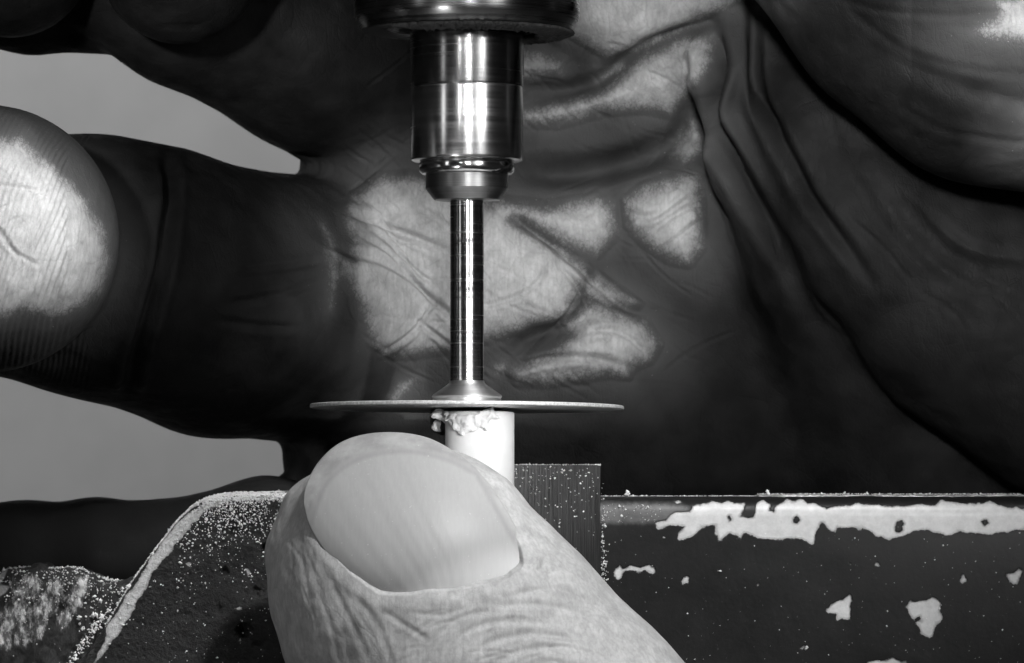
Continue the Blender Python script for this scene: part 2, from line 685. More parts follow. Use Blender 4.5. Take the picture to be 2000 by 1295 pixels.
def back_hand():
    F = Field((-4.3, -1.6, -0.9), (4.9, 4.6, 6.4), 0.045)
    # palm slab
    a, b = P(618, 1130, 3.0), P(1560, -420, 3.0)
    F.d = F.rbox((a[0], 2.25, a[2]), (b[0], 4.0, b[2]), 0.75)
    # soft pads of the palm
    F.chain([(770, 330, 2.6, 150), (860, 420, 2.55, 190), (1000, 560, 2.6, 190), (1110, 690, 2.7, 160)], 0.6)
    F.chain([(720, 620, 2.75, 190), (900, 760, 2.85, 190), (1120, 760, 2.85, 150)], 0.6)
    F.chain([(705, 900, 2.7, 140), (900, 930, 2.9, 190), (1300, 960, 3.1, 200)], 0.5)
    F.chain([(1130, 330, 2.9, 150), (1320, 430, 2.55, 110), (1330, 560, 2.75, 110)], 0.45)
    F.chain([(1010, 190, 2.45, 80), (1200, 185, 2.3, 80), (1350, 110, 2.2, 75)], 0.3)
    F.chain([(1060, 20, 2.15, 110), (1260, 10, 2.0, 100), (1440, -70, 1.8, 85)], 0.25)
    F.chain([(1340, 150, 2.35, 60), (1345, 300, 2.45, 60)], 0.3)
    # strip fold and thumb base folds on the right
    F.chain([(1432, 40, 1.75, 48), (1425, 170, 1.75, 66), (1470, 330, 1.8, 78), (1570, 540, 2.0, 92), (1700, 760, 2.3, 110), (1800, 940, 2.6, 120)], 0.14)
    F.chain([(1530, 90, 1.75, 66), (1600, 260, 1.6, 128), (1720, 440, 1.6, 180), (1900, 600, 1.7, 230), (2100, 720, 1.8, 260)], 0.12, 0.75)
    F.chain([(1660, -190, 0.7, 262), (1800, -30, 0.75, 272), (1940, 70, 0.75, 285), (2150, 110, 0.7, 290)], 0.10, 0.85)
    # lower finger on the left, its tip turned to the camera
    F.chain([(700, 612, 2.9, 266), (425, 590, 1.75, 259), (300, 545, 1.4, 254), (190, 522, 1.15, 252), (40, 500, 0.95, 240)], 0.10)
    F.chain([(-30, 466, -0.5, 262), (-70, 455, -0.7, 258)], 0.03)
    F.chain([(60, 490, 0.9, 215), (-20, 470, -0.3, 225)], 0.05)
    # upper finger and the two tips in front of it
    F.chain([(860, 140, 2.7, 235), (620, 80, 2.2, 215), (370, 0, 1.7, 168), (130, -130, 1.5, 160)], 0.12)
    F.chain([(352, -72, 0.75, 158), (420, -240, 0.7, 185), (480, -420, 1.2, 190)], 0.05)
    F.chain([(20, -85, 0.85, 158), (30, -330, 0.9, 170)], 0.05)
    F.chain([(-140, -10, 1.7, 90), (60, 10, 1.7, 90), (200, 20, 1.8, 86)], 0.05)
    # back of the hand that ties everything together
    F.chain([(100, -300, 2.2, 260), (700, -100, 3.3, 330), (1500, -60, 3.0, 330), (2050, -60, 2.2, 330)], 0.4)
    F.chain([(1500, 200, 3.4, 330), (1800, 500, 3.2, 330), (2100, 760, 3.0, 300)], 0.3)
    F.chain([(660, 290, 2.5, 52), (588, 288, 2.3, 22)], 0.06)
    F.chain([(620, 955, 2.6, 62), (525, 968, 2.4, 26)], 0.06)
    F.chain([(1480, 500, 3.5, 330), (1700, 900, 3.5, 330), (1900, 1150, 3.4, 330)], 0.4)
    F.clip()
    me = refine(subdivide(F.mesh('hand')), (-3.8, 3.9), (0.3, 4.2))
    co, no = get_co(me), get_no(me)
    u, v = flat_uv(co, 2.0)
    front = np.clip(-no[:, 1] * 2.2, 0, 1)
    disp = 0.035 * fbm(co, 1.1, 3, 5) + 0.012 * fbm(co, 4.0, 3, 9)
    palm = [
        ([(668, 420), (740, 452), (800, 462), (880, 495)], 9, 0.05),
        ([(665, 495), (760, 535), (850, 590), (910, 640)], 8, 0.045),
        ([(700, 450), (790, 520), (860, 560)], 5, 0.02),
        ([(695, 470), (760, 520), (810, 560), (870, 610)], 4, 0.018),
        ([(740, 690), (800, 640), (870, 575)], 5, 0.03),
        ([(800, 625), (850, 650), (900, 690)], 5, 0.03),
        ([(960, 410), (1040, 460), (1110, 510), (1190, 580), (1260, 620)], 11, 0.06),
        ([(1000, 425), (1080, 480), (1160, 520)], 6, 0.03),
        ([(945, 600), (1010, 580), (1050, 550), (1060, 520)], 5, 0.025),
        ([(1075, 510), (1120, 560), (1150, 610)], 6, 0.03),
        ([(1085, 640), (1110, 600), (1130, 570)], 5, 0.03),
        ([(1000, 690), (1050, 660), (1110, 640), (1170, 600)], 18, 0.10),
        ([(1000, 720), (1060, 700), (1150, 700), (1230, 720)], 8, 0.045),
        ([(1130, 650), (1200, 650), (1260, 690)], 7, 0.03),
        ([(1230, 420), (1290, 420), (1362, 360)], 7, 0.03),
        ([(1260, 460), (1320, 420), (1366, 400)], 6, 0.028),
        ([(1290, 490), (1340, 450), (1368, 430)], 6, 0.028),
        ([(1000, 330), (1120, 335), (1240, 310), (1330, 270), (1375, 200)], 26, 0.14),
        ([(1020, 180), (1120, 175), (1190, 150), (1280, 90), (1400, 45)], 16, 0.09),
        ([(1385, 60), (1400, 140), (1378, 230), (1430, 330), (1510, 470), (1600, 640)], 16, 0.22),
        ([(1468, 10), (1472, 180), (1500, 260), (1570, 400), (1690, 570)], 13, 0.24),
        ([(1620, 210), (1660, 330), (1740, 460), (1850, 560), (1990, 620)], 16, 0.06),
        ([(1790, 430), (1870, 500), (2000, 525)], 13, 0.08),
        ([(1680, 150), (1800, 210), (1900, 240), (2000, 265)], 18, 0.10),
        ([(1600, 60), (1720, 150), (1850, 190), (2000, 200)], 8, 0.03),
        ([(1700, 240), (1820, 300), (2000, 330)], 7, 0.03),
        ([(1540, 10), (1640, 70), (1800, 90), (1990, 80)], 7, 0.025),
        ([(345, 310), (362, 420), (345, 560), (300, 700), (265, 790)], 12, 0.10),
        ([(640, 560), (560, 590), (460, 610)], 8, 0.02),
        ([(650, 520), (570, 540), (470, 555)], 7, 0.02),
        ([(600, 650), (520, 650), (440, 640)], 8, 0.02),
        ([(0, 470), (60, 480), (130, 450)], 4, 0.012),
        ([(30, 560), (80, 500), (130, 570)], 4, 0.014),
        ([(80, 500), (110, 540), (160, 570)], 4, 0.012),
        ([(0, 430), (80, 425), (180, 440)], 4, 0.012),
    ]
    # random fine palm lines
    for i in range(120):
        cx, cy = rng.uniform(680, 1380), rng.uniform(80, 760)
        a = R(rng.choice([35, 28, -35, 40]) + rng.normal(0, 14))
        L = rng.uniform(25, 90)
        palm.append(([(cx - L * math.cos(a), cy - L * math.sin(a)), (cx + rng.normal(0, 5), cy + rng.normal(0, 5)), (cx + L * math.cos(a), cy + L * math.sin(a))], rng.uniform(2.6, 4.6), rng.uniform(0.003, 0.009)))
    for i in range(8):
        t = rng.uniform(0, 1)
        cx, cy = 1500 + 480 * t + rng.normal(0, 50), 200 + 480 * t + rng.normal(0, 90)
        a = R(48 + rng.normal(0, 12))
        L = rng.uniform(40, 120)
        palm.append(([(cx - L * math.cos(a), cy - L * math.sin(a)), (cx + 5, cy - 6), (cx + L * math.cos(a), cy + L * math.sin(a))], rng.uniform(4, 7), rng.uniform(0.008, 0.02)))
    right = np.clip((u - 1400) / 120, 0, 1)
    disp += creases(u, v, palm) * (0.85 - 0.56 * right)
    pl = np.clip((polys_sd(u, v, LIT_PATCHES[:8], 60.0) + 15) / 75, 0, 1)
    disp += np.where(u > 640, 0.085 * pl * (2 - pl), 0)
    tip = (co[:, 1] < 0.9) & (u < 205) & (v > 200)
    ur, vr = u + 5 * fbm(co, 2.0, 2, 41), v
    disp += np.where(tip, 0.0055 * np.sin((ur * 0.94 + vr * 0.34) * 0.62 + 1.5 * vnoise(co, 3.0, 44)), 0)
    co = co + no * (disp * front)[:, None]
    set_co(me, co)
    u, v = flat_uv(co, co[:, 1])
    sd = polys_sd(u, v, LIT_PATCHES, 240.0)
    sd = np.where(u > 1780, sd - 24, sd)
    add_attr(me, 'lit_patch', sd)
    return obj('hand', me, skin('lit_shaded_skin', True, 0.50, 0.013, 1.0, 30))


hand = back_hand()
tag(hand, 'hand with painted shade and lit patches on its palm, curled behind the steel tool', 'hand')

# ------------------------------------------------------------------ the hand in front: thumb with nail, finger behind the vise
NAIL_L = [(742, 1168), (690, 1136), (640, 1086), (604, 1032), (590, 985)]
NAIL_T = [(590, 985), (594, 948), (618, 900), (660, 862), (715, 844), (780, 842), (838, 854), (893, 884), (930, 914)]
NAIL_R = [(1000, 1137), (1027, 1112), (1030, 1080), (1003, 1020), (968, 962), (930, 914)]
NAIL_B = [(742, 1168), (800, 1170), (900, 1158), (960, 1148), (1000, 1137)]
NY = -1.75


def front_hand():
    F = Field((-4.3, -2.6, -3.4), (4.4, 3.2, 1.15), 0.033)
    F.chain([(748, 1046, -1.2, 168), (792, 1100, -1.2, 236), (816, 1150, -1.2, 268), (930, 1300, -1.25, 288), (1060, 1465, -1.3, 312), (1330, 1800, -1.2, 370)], 0.2, 0.80)
    F.chain([(604, 1000, -0.9, 44), (576, 1080, -0.88, 42), (618, 1170, -0.95, 66), (710, 1340, -1.1, 110)], 0.35)
    # finger behind the vise
    F.chain([(-300, 1078, 1.75, 96), (50, 1082, 1.75, 98), (190, 1082, 1.75, 104), (300, 1088, 1.75, 104), (520, 1062, 1.75, 126), (900, 1150, 1.75, 140), (1500, 1330, 1.7, 180), (1900, 1640, 1.0, 300), (1500, 1950, -0.4, 360)], 0.3)
    F.clip()
    me = refine(subdivide(F.mesh('hand')), (-1.8, 1.5), (-0.9, 1.1), -0.3)
    co, no = get_co(me), get_no(me)
    thumb = co[:, 1] < 0.1
    u, v = flat_uv(co, NY)
    front = np.where(thumb, np.clip(-no[:, 1] * 2.5 + 0.2, 0, 1), 0)
    # nail surface fitted to the flesh
    outline = smooth_line(NAIL_L)[:-1].tolist() + smooth_line(NAIL_T)[:-1].tolist() + smooth_line(NAIL_R)[::-1][:-1].tolist() + smooth_line(NAIL_B)[::-1][:-1].tolist()
    sd = polys_sd(u, v, [outline], 90)
    m = thumb & (sd > 22) & (no[:, 1] < -0.3)
    uu, vv = (u[m] - 800) / 200, (v[m] - 1020) / 200

    def basis(a, b):
        return np.stack([np.ones_like(a), a, b, a * a, a * b, b * b], -1)
    coef, *_ = np.linalg.lstsq(basis(uu, vv), co[m, 1], rcond=None)

    def nail_y(px, py):
        a, b = (np.asarray(px) - 800) / 200, (np.asarray(py) - 1020) / 200
        return basis(a, b) @ coef
    disp = 0.020 * fbm(co, 1.4, 3, 31) + 0.007 * fbm(co, 5.0, 3, 12)
    lines = [
        ([(640, 1120), (668, 1180), (700, 1240), (730, 1310)], 7, 0.035),
        ([(690, 1160), (740, 1220), (770, 1310)], 7, 0.035),
        ([(600, 1090), (625, 1160), (650, 1240), (665, 1310)], 6, 0.025),
        ([(575, 1050), (590, 1120), (610, 1200)], 5, 0.018),
        ([(740, 1185), (800, 1225), (840, 1250)], 6, 0.028),
        ([(820, 1300), (850, 1245), (900, 1205), (960, 1190)], 6, 0.028),
        ([(860, 1300), (900, 1240), (970, 1212), (1060, 1215)], 6, 0.026),
        ([(900, 1300), (950, 1255), (1040, 1235), (1150, 1255)], 7, 0.026),
        ([(940, 1310), (1010, 1270), (1100, 1262), (1200, 1290)], 6, 0.024),
        ([(960, 1180), (1060, 1180), (1150, 1205), (1230, 1250)], 6, 0.022),
        ([(1000, 1160), (1090, 1150), (1180, 1190)], 5, 0.018),
        ([(1040, 1130), (1100, 1110), (1150, 1140)], 4, 0.014),
        ([(800, 1195), (860, 1200), (920, 1185)], 5, 0.018),
        ([(1040, 1060), (1090, 1090), (1140, 1150)], 5, 0.018),
        ([(1010, 985), (1060, 1040), (1100, 1090)], 5, 0.016),
        ([(1000, 1300), (1080, 1290), (1200, 1320)], 6, 0.024),
        ([(1048, 1118), (1060, 1105), (1062, 1085)], 6, 0.04),
        ([(780, 1290), (800, 1245), (850, 1210)], 5, 0.022),
    ]
    for i in range(60):
        t = rng.uniform(0, 1)
        if rng.random() < 0.6:
            cx, cy = rng.uniform(780, 1240), rng.uniform(1190, 1330)
            a = R(rng.normal(-5, 22)) + (0.5 if cx > 1080 else -0.35)
        else:
            cx, cy = rng.uniform(545, 720), rng.uniform(1020, 1300)
            a = R(rng.normal(62, 14))
        L = rng.uniform(12, 48)
        lines.append(([(cx - L * math.cos(a), cy - L * math.sin(a)), (cx, cy - 3), (cx + L * math.cos(a), cy + L * math.sin(a))], rng.uniform(2.5, 4.5), rng.uniform(0.006, 0.014)))
    outer = np.clip(-sd / 14, 0, 1)
    disp = disp + (0.11 + 0.14 * np.clip((u - 740) / 120, 0, 1)) * creases(u, v, lines) * outer
    # fold of skin round the nail sides and base, not at the free edge
    top, _ = seg_dist(u, v, smooth_line(NAIL_T)[2:-2])
    side = np.clip((top - 18) / 40, 0, 1)
    fold = np.exp(-((-sd - 12) / 15.0) ** 2) * side
    disp = disp + 0.008 * fold
    co = co + no * (disp * front)[:, None]
    # bed under the nail: the flesh keeps just behind the plate
    ny = nail_y(u, v)
    bed = thumb & (no[:, 1] < -0.02) & (sd > -6)
    sd = sd + 2.5 * fbm(co, 9.0, 3, 88) * (top > 40)
    wgt = np.where(top < 30, np.clip((sd + 6) / 12, 0, 1), np.clip((sd - 9) / 14, 0, 1))
    co[:, 1] = np.where(bed, co[:, 1] * (1 - wgt) + np.maximum(co[:, 1], ny + 0.035) * wgt, co[:, 1])
    set_co(me, co)
    add_attr(me, 'lit_patch', np.where(co[:, 1] < 0.6, 60.0, -60.0) * np.clip(np.abs(co[:, 1] - 0.6) * 3, 0, 1))  # shade on the finger behind the vise is painted through this mask
    h = obj('hand', me, skin('pale_skin', True, 0.42, 0.01, 0.38, -30, 0.25))

    # the nail plate
    A, B = 64, 72
    L, T, Rr, Bb = [np.array(smooth_line(x, 12)) for x in (NAIL_L, NAIL_T, NAIL_R, NAIL_B)]

    def at(line, t):
        s = np.concatenate([[0], np.cumsum(np.hypot(*np.diff(line, axis=0).T))])
        s /= s[-1]
        return np.stack([np.interp(t, s, line[:, 0]), np.interp(t, s, line[:, 1])], -1)
    s = np.linspace(0, 1, A + 1)
    t = np.linspace(0, 1, B + 1)
    Lp, Rp, Tp, Bp = at(L, t), at(Rr, t), at(T, s), at(Bb, s)
    SS, TT = np.meshgrid(s, t, indexing='ij')
    g = ((1 - SS)[..., None] * Lp[None] + SS[..., None] * Rp[None] + (1 - TT)[..., None] * Bp[:, None] + TT[..., None] * Tp[:, None]
         - ((1 - SS) * (1 - TT))[..., None] * L[0] - (SS * (1 - TT))[..., None] * Rr[0] - ((1 - SS) * TT)[..., None] * T[0] - (SS * TT)[..., None] * T[-1])
    px, py = g[..., 0], g[..., 1]
    yy = nail_y(px, py)
    cx = (SS - 0.5) * 2
    yy = yy - 0.028 + 0.040 * np.abs(cx) ** 5 * (1 - TT * 0.6) + 0.034 * (1 - TT) ** 8
    ridges = 0.0022 * np.sin(SS * 95 + 2 * np.sin(SS * 13)) + 0.003 * np.sin(SS * 37 + 1.2)
    yy = yy + ridges * 0.35 * (1 - np.abs(cx) ** 3)
    kk = (DIST + NY) / DIST / S
    n1 = (A + 1) * (B + 1)
    X, Z = (px - 1000) * kk, (1080 - py) * kk
    fr = np.stack([X, yy, Z], -1).reshape(-1, 3)
    th = 0.045
    bk = fr + np.array([0, th, 0])
    q = []
    for i in range(A):
        for j in range(B):
            a = i * (B + 1) + j
            q.append((a, a + B + 1, a + B + 2, a + 1))
            q.append((a + n1, a + 1 + n1, a + B + 2 + n1, a + B + 1 + n1))
    ring = [i * (B + 1) for i in range(A + 1)] + [A * (B + 1) + j for j in range(1, B + 1)] + [i * (B + 1) + B for i in range(A - 1, -1, -1)] + [j for j in range(B - 1, 0, -1)]
    for a, b in zip(ring, ring[1:] + ring[:1]):
        q.append((b, a, a + n1, b + n1))
    nm = mesh_np('nail', np.concatenate([fr, bk]), q)
    bm = bmesh.new()
    bm.from_mesh(nm)
    bmesh.ops.recalc_face_normals(bm, faces=bm.faces)
    bm.to_mesh(nm)
    bm.free()
    free = np.minimum(TT, 1)
    inner = [(604, 1035), (612, 1000), (640, 938), (700, 895), (790, 880), (870, 896), (930, 925)]
    d_in, _ = seg_dist(px.ravel(), py.ravel(), smooth_line(inner))
    bedpoly = smooth_line(inner).tolist() + [(1040, 1120), (1040, 1300), (700, 1300), (604, 1040)]
    sgn = poly_sd(px.ravel(), py.ravel(), bedpoly)
    add_attr(nm, 'bed', np.concatenate([sgn, sgn]))
    lun = poly_sd(px.ravel(), py.ravel(), smooth_line([(800, 1170), (850, 1135), (920, 1105), (1000, 1085), (1060, 1100), (1040, 1140), (960, 1165), (880, 1180)]).tolist())
    add_attr(nm, 'lunula', np.concatenate([lun, lun]))
    k = Nodes('nail_plate')
    bed_ = k.attr('bed')
    v2 = k.mapping((5.0, 1.0, 1.0), (0, R(-28), 0))
    str_ = k.noise(6, 4, 0.6, k.mapping((9, 3, 1.2), (0, R(-28), 0)))
    base = k.mix(k.smooth(bed_, -9, 8), 0.36, 0.37)
    line = k.math('SUBTRACT', 1.0, k.smooth(k.math('ABSOLUTE', bed_), 0, 9))
    base = k.math('MULTIPLY', base, k.math('SUBTRACT', 1.0, k.math('MULTIPLY', line, 0.14)))
    base = k.math('MULTIPLY', base, k.smooth(str_, 0.25, 0.75, 0.965, 1.03))
    base = k.math('ADD', base, k.smooth(k.attr('lunula'), -40, 30, 0.0, 0.26))
    blot = k.noise(4, 5, 0.6)
    base = k.math('MULTIPLY', base, k.mix(k.smooth(bed_, -14, 0), k.smooth(blot, 0.3, 0.7, 0.75, 1.15), 1.0))
    fl = k.smooth(k.noise(60, 2, 0.5), 0.72, 0.76, 0.0, 0.18)
    k.color(k.math('ADD', base, fl))
    k.set('Roughness', k.smooth(str_, 0.2, 0.8, 0.42, 0.52))
    k.set('Specular IOR Level', 0.3)
    k.set('Subsurface Weight', 0.25)
    k.set('Subsurface Radius', (0.05, 0.05, 0.05))
    k.set('Subsurface Scale', 1.0)
    k.link(k.bump(k.math('ADD', str_, k.math('MULTIPLY', k.noise(50, 3, 0.6), 0.3)), 0.10, 0.008), k.b.inputs['Normal'])
    obj('nail', nm, k.m, h)
    return h


hand2 = front_hand()
tag(hand2, 'pale thumb with short nail pressing the white rod against the vise', 'hand')

# ------------------------------------------------------------------ the rotary tool
AX = 912
tool = empty('rotary_tool', P(AX, 795, 0))
tag(tool, 'polished steel rotary tool with collet nut, thin shaft and flat cutting disc', 'rotary tool')
TZ = P(AX, 795, 0)[2]


def zz(py):
    return (1080 - py) / S - TZ


def rr(px):
    return px / S


def part(name, prof, mat, seg=128, parent=tool, ang=35):
    me = lathe([(rr(r), zz(y)) for r, y in prof], seg)
    o = obj(name, me, mat, parent)
    sharp(o, ang)
    return o


m_cap = steel('cap_steel', 0.30, 0.27, 45, 0.7, 0.3, 0.3, 0.35)
cap = part('nose_cap', [(60, -260), (190, -250), (214, -225), (220, -190), (220, -16), (219, -10), (216, -7), (216, -3), (219, 0), (220, 4), (220, 34), (217, 41), (206, 59), (203, 61), (196, 61.5), (160, 60), (154, 57), (150, 44), (60, 42)], m_cap)
# rough grime caked on the rim of the cap
k = Nodes('caked_grime')
k.color(k.smooth(k.noise(14, 5, 0.7), 0.3, 0.7, 0.008, 0.03))
k.set('Roughness', 0.75)
k.link(k.bump(k.noise(30, 5, 0.7), 0.9, 0.02), k.b.inputs['Normal'])
gv, gf = [], []
NG, NR = 220, 9
for i in range(NG):
    a = R(-135 + 205 * i / (NG - 1))
    edge = min(i, NG - 1 - i) / 18.0
    amp = min(1, edge)
    for j in range(NR):
        t = j / (NR - 1)
        rad = rr(140 + 66 * t + 2.5 * random.gauss(0, 1))
        zb = zz(60.5) - (0.004 + 0.022 * amp * (0.35 + abs(random.gauss(0, 0.55))) * math.sin(math.pi * min(1, t * 1.05 + 0.02)) ** 0.6)
        gv.append((rad * math.cos(a), rad * math.sin(a), zb))
for i in range(NG - 1):
    for j in range(NR - 1):
        q = i * NR + j
        gf.append((q, q + 1, q + NR + 1, q + NR))
gm = mesh_np('grime_shade', gv, gf)
go = obj('grime_shade', gm, k.m, cap)
sm = go.modifiers.new('thick', 'SOLIDIFY')
sm.thickness = 0.02
sm.offset = -1

m_nut = steel('nut_steel', 0.7, 0.23, 26, 0.55, 0.15, 0.10)
m_nut2 = steel('nut_dark_steel', 0.26, 0.24, 40, 0.6, 0.45, 0.3)
part('collet_nut', [(100, 40), (108, 44), (108.8, 48), (108.8, 169), (109.6, 171), (110, 174), (110, 308), (108.5, 313), (104, 315.5), (86, 315.5)], m_nut)
part('nut_collar', [(60, 48), (110.6, 50), (111.2, 53), (111.2, 166), (110.4, 170), (60, 171)], m_nut2)
m_ring = steel('ring_steel', 0.8, 0.16, 50, 0.5, 0.2, 0.12)
part('retaining_ring', [(70, 312), (88, 313), (92, 316), (94, 320), (94, 330), (92, 336), (88, 340), (70, 341)], m_ring)
m_col = steel('collet_steel', 0.34, 0.42, 60, 0.6, 0.25, 0.25)
part('collet', [(60, 338), (79, 340), (81, 342), (81, 369), (67, 388), (64, 391), (30, 392)], m_col, ang=22)
m_sh = steel('shaft_steel', 0.72, 0.24, 30, 0.8, 0.1, 0.14, 0.36)
# the mandrel shows turned grooves and small wear steps
prof = [(20, 380), (33, 384)]
y = 392.0
while y < 742:
    step = random.uniform(2, 13)
    prof.append((33 + random.uniform(-0.06, 0.05), y))
    if random.random() < 0.12:
        prof.append((32.75, y + 0.8))
        prof.append((33, y + 1.6))
    y += step
prof += [(33, 744), (33, 756)]
mand = part('mandrel', prof, m_sh, 96, ang=50)
m_fl = steel('flange_steel', 0.75, 0.45, 70, 0.5, 0.2, 0.3)
part('flange', [(30, 742), (33.6, 744), (35, 748), (39, 752), (66, 771), (68.5, 774), (68, 776), (66.5, 778), (66.5, 789), (60, 790)], m_fl, 96, ang=30)
k = Nodes('abrasive_disc')
ring_n = k.noise(1.0, 4, 0.7, k.mapping((0.5, 0.5, 60)))
k.color(k.math('MULTIPLY', 0.62, k.smooth(k.noise(40, 4, 0.7), 0.3, 0.7, 0.7, 1.25)))
k.set('Metallic', 0.35)
k.set('Roughness', 0.42)
k.set('Anisotropic', 0.6)
tg = k.n('Tangent', direction_type='RADIAL', axis='Z')
k.link(tg.outputs[0], k.b.inputs['Tangent'])
k.link(k.bump(ring_n, 0.4, 0.01), k.b.inputs['Normal'])
disc = part('cutting_disc', [(20, 791), (302, 791), (305, 791.5), (306.3, 792.6), (306.6, 794.2), (306.0, 795.0), (306.8, 795.8), (306.6, 797.4), (305.4, 798.6), (302, 799), (20, 799)], k.m, 192)
disc.rotation_euler = (0, R(0.35), 0)
m_screw = steel('screw_steel', 0.12, 0.4, 30, 0.3, 0.5, 0.4)
part('screw', [(20, 800), (70, 800.4), (72, 803), (72, 832), (68, 842), (50, 850), (20, 853)], m_screw, 64)

# ------------------------------------------------------------------ the white rod
rod = empty('plastic_rod', P(937, 960, -0.27))
tag(rod, 'white plastic rod standing upright under the disc, its cut end ragged', 'rod')
RO = rod.location
k = Nodes('white_plastic')
k.color(k.math('MULTIPLY', 0.80, k.smooth(k.noise(6, 4, 0.6), 0.2, 0.8, 0.95, 1.03)))
k.set('Roughness', 0.6)
k.set('Specular IOR Level', 0.2)
k.set('Subsurface Weight', 0.4)
k.set('Subsurface Radius', (0.08, 0.08, 0.08))
k.set('Subsurface Scale', 1.0)
k.link(k.bump(k.noise(40, 4, 0.6), 0.1, 0.01), k.b.inputs['Normal'])
f = (DIST - 0.27) / DIST


def rz(py):
    return (1080 - py) / S * f - RO[2]


me = lathe([(0.2, rz(1160)), (0.236, rz(1158)), (0.2395, rz(1150)), (0.2395, rz(808)), (0.236, rz(805)), (0.225, rz(804.2))], 72)
ro = obj('shaft', me, k.m, rod)
sharp(ro, 50)
# ragged burr and shavings at the cut end
k2 = Nodes('shaving_plastic')
k2.color(0.82)
k2.set('Roughness', 0.5)
k2.set('Subsurface Weight', 0.3)
k2.set('Subsurface Radius', (0.04, 0.04, 0.04))
k2.set('Subsurface Scale', 1.0)
k2.link(k2.bump(k2.noise(60, 4, 0.7), 0.5, 0.01), k2.b.inputs['Normal'])


def blob_field(lo, hi, h, balls, name, seed, amp=0.35):
    F = Field(lo, hi, h)
    for (a, b, r0, r1) in balls:
        F.smin(F.cone(a, b, r0, r1), 0.03)
    me = F.mesh(name)
    co, no = get_co(me), get_no(me)
    co = co + no * (0.012 * fbm(co, 22, 3, seed))[:, None]
    set_co(me, co)
    return me


balls = []
for i in range(60):
    t = random.random()
    px = 852 + 108 * t
    py = 806 + 9 * math.sin(t * 3.0) + random.uniform(-3, 16) * (1 - 0.6 * t)
    ang = math.acos(max(-1, min(1, (px - 937) / 68.0))) if abs(px - 937) < 68 else math.pi
    Y = -0.27 - 0.235 * math.sin(ang) - random.uniform(0.0, 0.03)
    p = P(px, py, Y)
    q = (p[0] + random.gauss(0, 0.035), p[1] + random.gauss(0, 0.018), p[2] - abs(random.gauss(0, 0.03)))
    balls.append((p, q, random.uniform(0.004, 0.012), random.uniform(0.003, 0.009)))
for (x0, y0, x1, y1) in ((880, 822, 890, 836), (890, 834, 905, 846), (905, 845, 922, 838), (922, 838, 945, 828), (872, 808, 858, 816), (858, 806, 848, 814), (940, 806, 962, 800), (962, 800, 964, 812), (884, 815, 905, 832), (900, 838, 897, 846)):
    def sy(px):
        c = (px - 937) / 68.0
        return -0.27 - 0.24 * math.sqrt(max(0.0, 1 - min(1, c * c))) - 0.012
    balls.append((P(x0, y0, sy(x0)), P(x1, y1, sy(x1)), 0.012, 0.008))
lo = P(835, 862, -0.62)
hi = P(980, 797, 0.0)
bm_ = blob_field((lo[0], -0.66, lo[2]), (hi[0], 0.02, hi[2]), 0.005, balls, 'shavings', 3)
bo = obj('shavings', bm_, k2.m, rod)
bo.matrix_parent_inverse = rod.matrix_world.inverted()
bo.location = (-RO[0], -RO[1], -RO[2])
bo.matrix_parent_inverse.identity()
# a separate crumb hanging behind the rod
cr = blob_field((P(838, 850, 0.05)[0], -0.35, P(838, 850, 0)[2]), (P(880, 800, 0)[0], 0.1, P(880, 800, 0)[2]), 0.008,
                [(P(856, 828, -0.15), P(860, 826, -0.15), 0.035, 0.03), (P(850, 832, -0.15), P(858, 836, -0.15), 0.02, 0.02)], 'crumb', 8)
co_ = obj('crumb', cr, k2.m, rod)
co_.location = (-RO[0], -RO[1], -RO[2])

# ------------------------------------------------------------------ the vise
vise = empty('vise', P(1000, 1400, 0.4))
tag(vise, 'small dark painted vise with chipped paint, cast jaw and steel block', 'vise')
VO = np.array(vise.location)


def vpart(name, me, mat, smooth=True):
    o = obj(name, me, mat, vise, smooth)
    o.location = tuple(-VO)
    return o


# cast jaw on the left
JAW = [(640, 962), (520, 963), (450, 965), (420, 969), (388, 981), (350, 1012), (318, 1052), (285, 1096), (258, 1134), (232, 1176), (205, 1222), (178, 1262), (135, 1330), (120, 1420), (640, 1420)]


def extrude_field(poly, y0, y1, rnd, h, margin=0.15):
    a = np.asarray(poly, float)
    kf = (DIST + y0) / DIST / S
    x = (a[:, 0] - 1000) * kf
    z = (1080 - a[:, 1]) * kf
    F = Field((x.min() - margin, y0 - margin, z.min() - margin), (x.max() + margin, y1 + margin, z.max() + margin), h)
    XX, ZZ = np.broadcast_arrays(F.X[:, 0, :], F.Z[:, 0, :])
    sd = -poly_sd(XX.ravel().astype(np.float32), ZZ.ravel().astype(np.float32), np.stack([x, z], -1)).reshape(XX.shape) + rnd
    dy = np.abs(F.Y - (y0 + y1) / 2) - (y1 - y0) / 2 + rnd
    sdb = sd[:, None, :]
    F.d = (np.sqrt(np.maximum(sdb, 0) ** 2 + np.maximum(dy, 0) ** 2) + np.minimum(np.maximum(sdb, dy), 0) - rnd).astype(np.float32)
    return F


JY = -0.12
F = extrude_field(smooth_line(JAW, 3).tolist(), JY, 0.95, 0.07, 0.022)
me = subdivide(F.mesh('jaw'))
co, no = get_co(me), get_no(me)
u, v = flat_uv(co, JY)
front = np.clip(-no[:, 1] * 2, 0, 1)
pit = fbm(co, 7, 4, 51)
rough_zone = np.clip((u - 330) / 120, 0.15, 1)
disp = -0.09 * np.clip(pit - 0.35, 0, 1) * rough_zone + 0.012 * fbm(co, 3, 3, 77) + 0.006 * fbm(co, 14, 3, 80) * rough_zone
set_co(me, co + no * (disp * (0.25 + 0.75 * front))[:, None])
edge = [(545, 964), (450, 966), (405, 978), (360, 1006), (320, 1056), (290, 1095), (270, 1130), (240, 1180), (210, 1230), (190, 1265), (150, 1330)]
wid = np.array([2, 3, 7, 11, 12, 11, 10, 11, 12, 6, 3], float)
d, t = seg_dist(u, v, np.array(edge) + np.array([9, 6]))
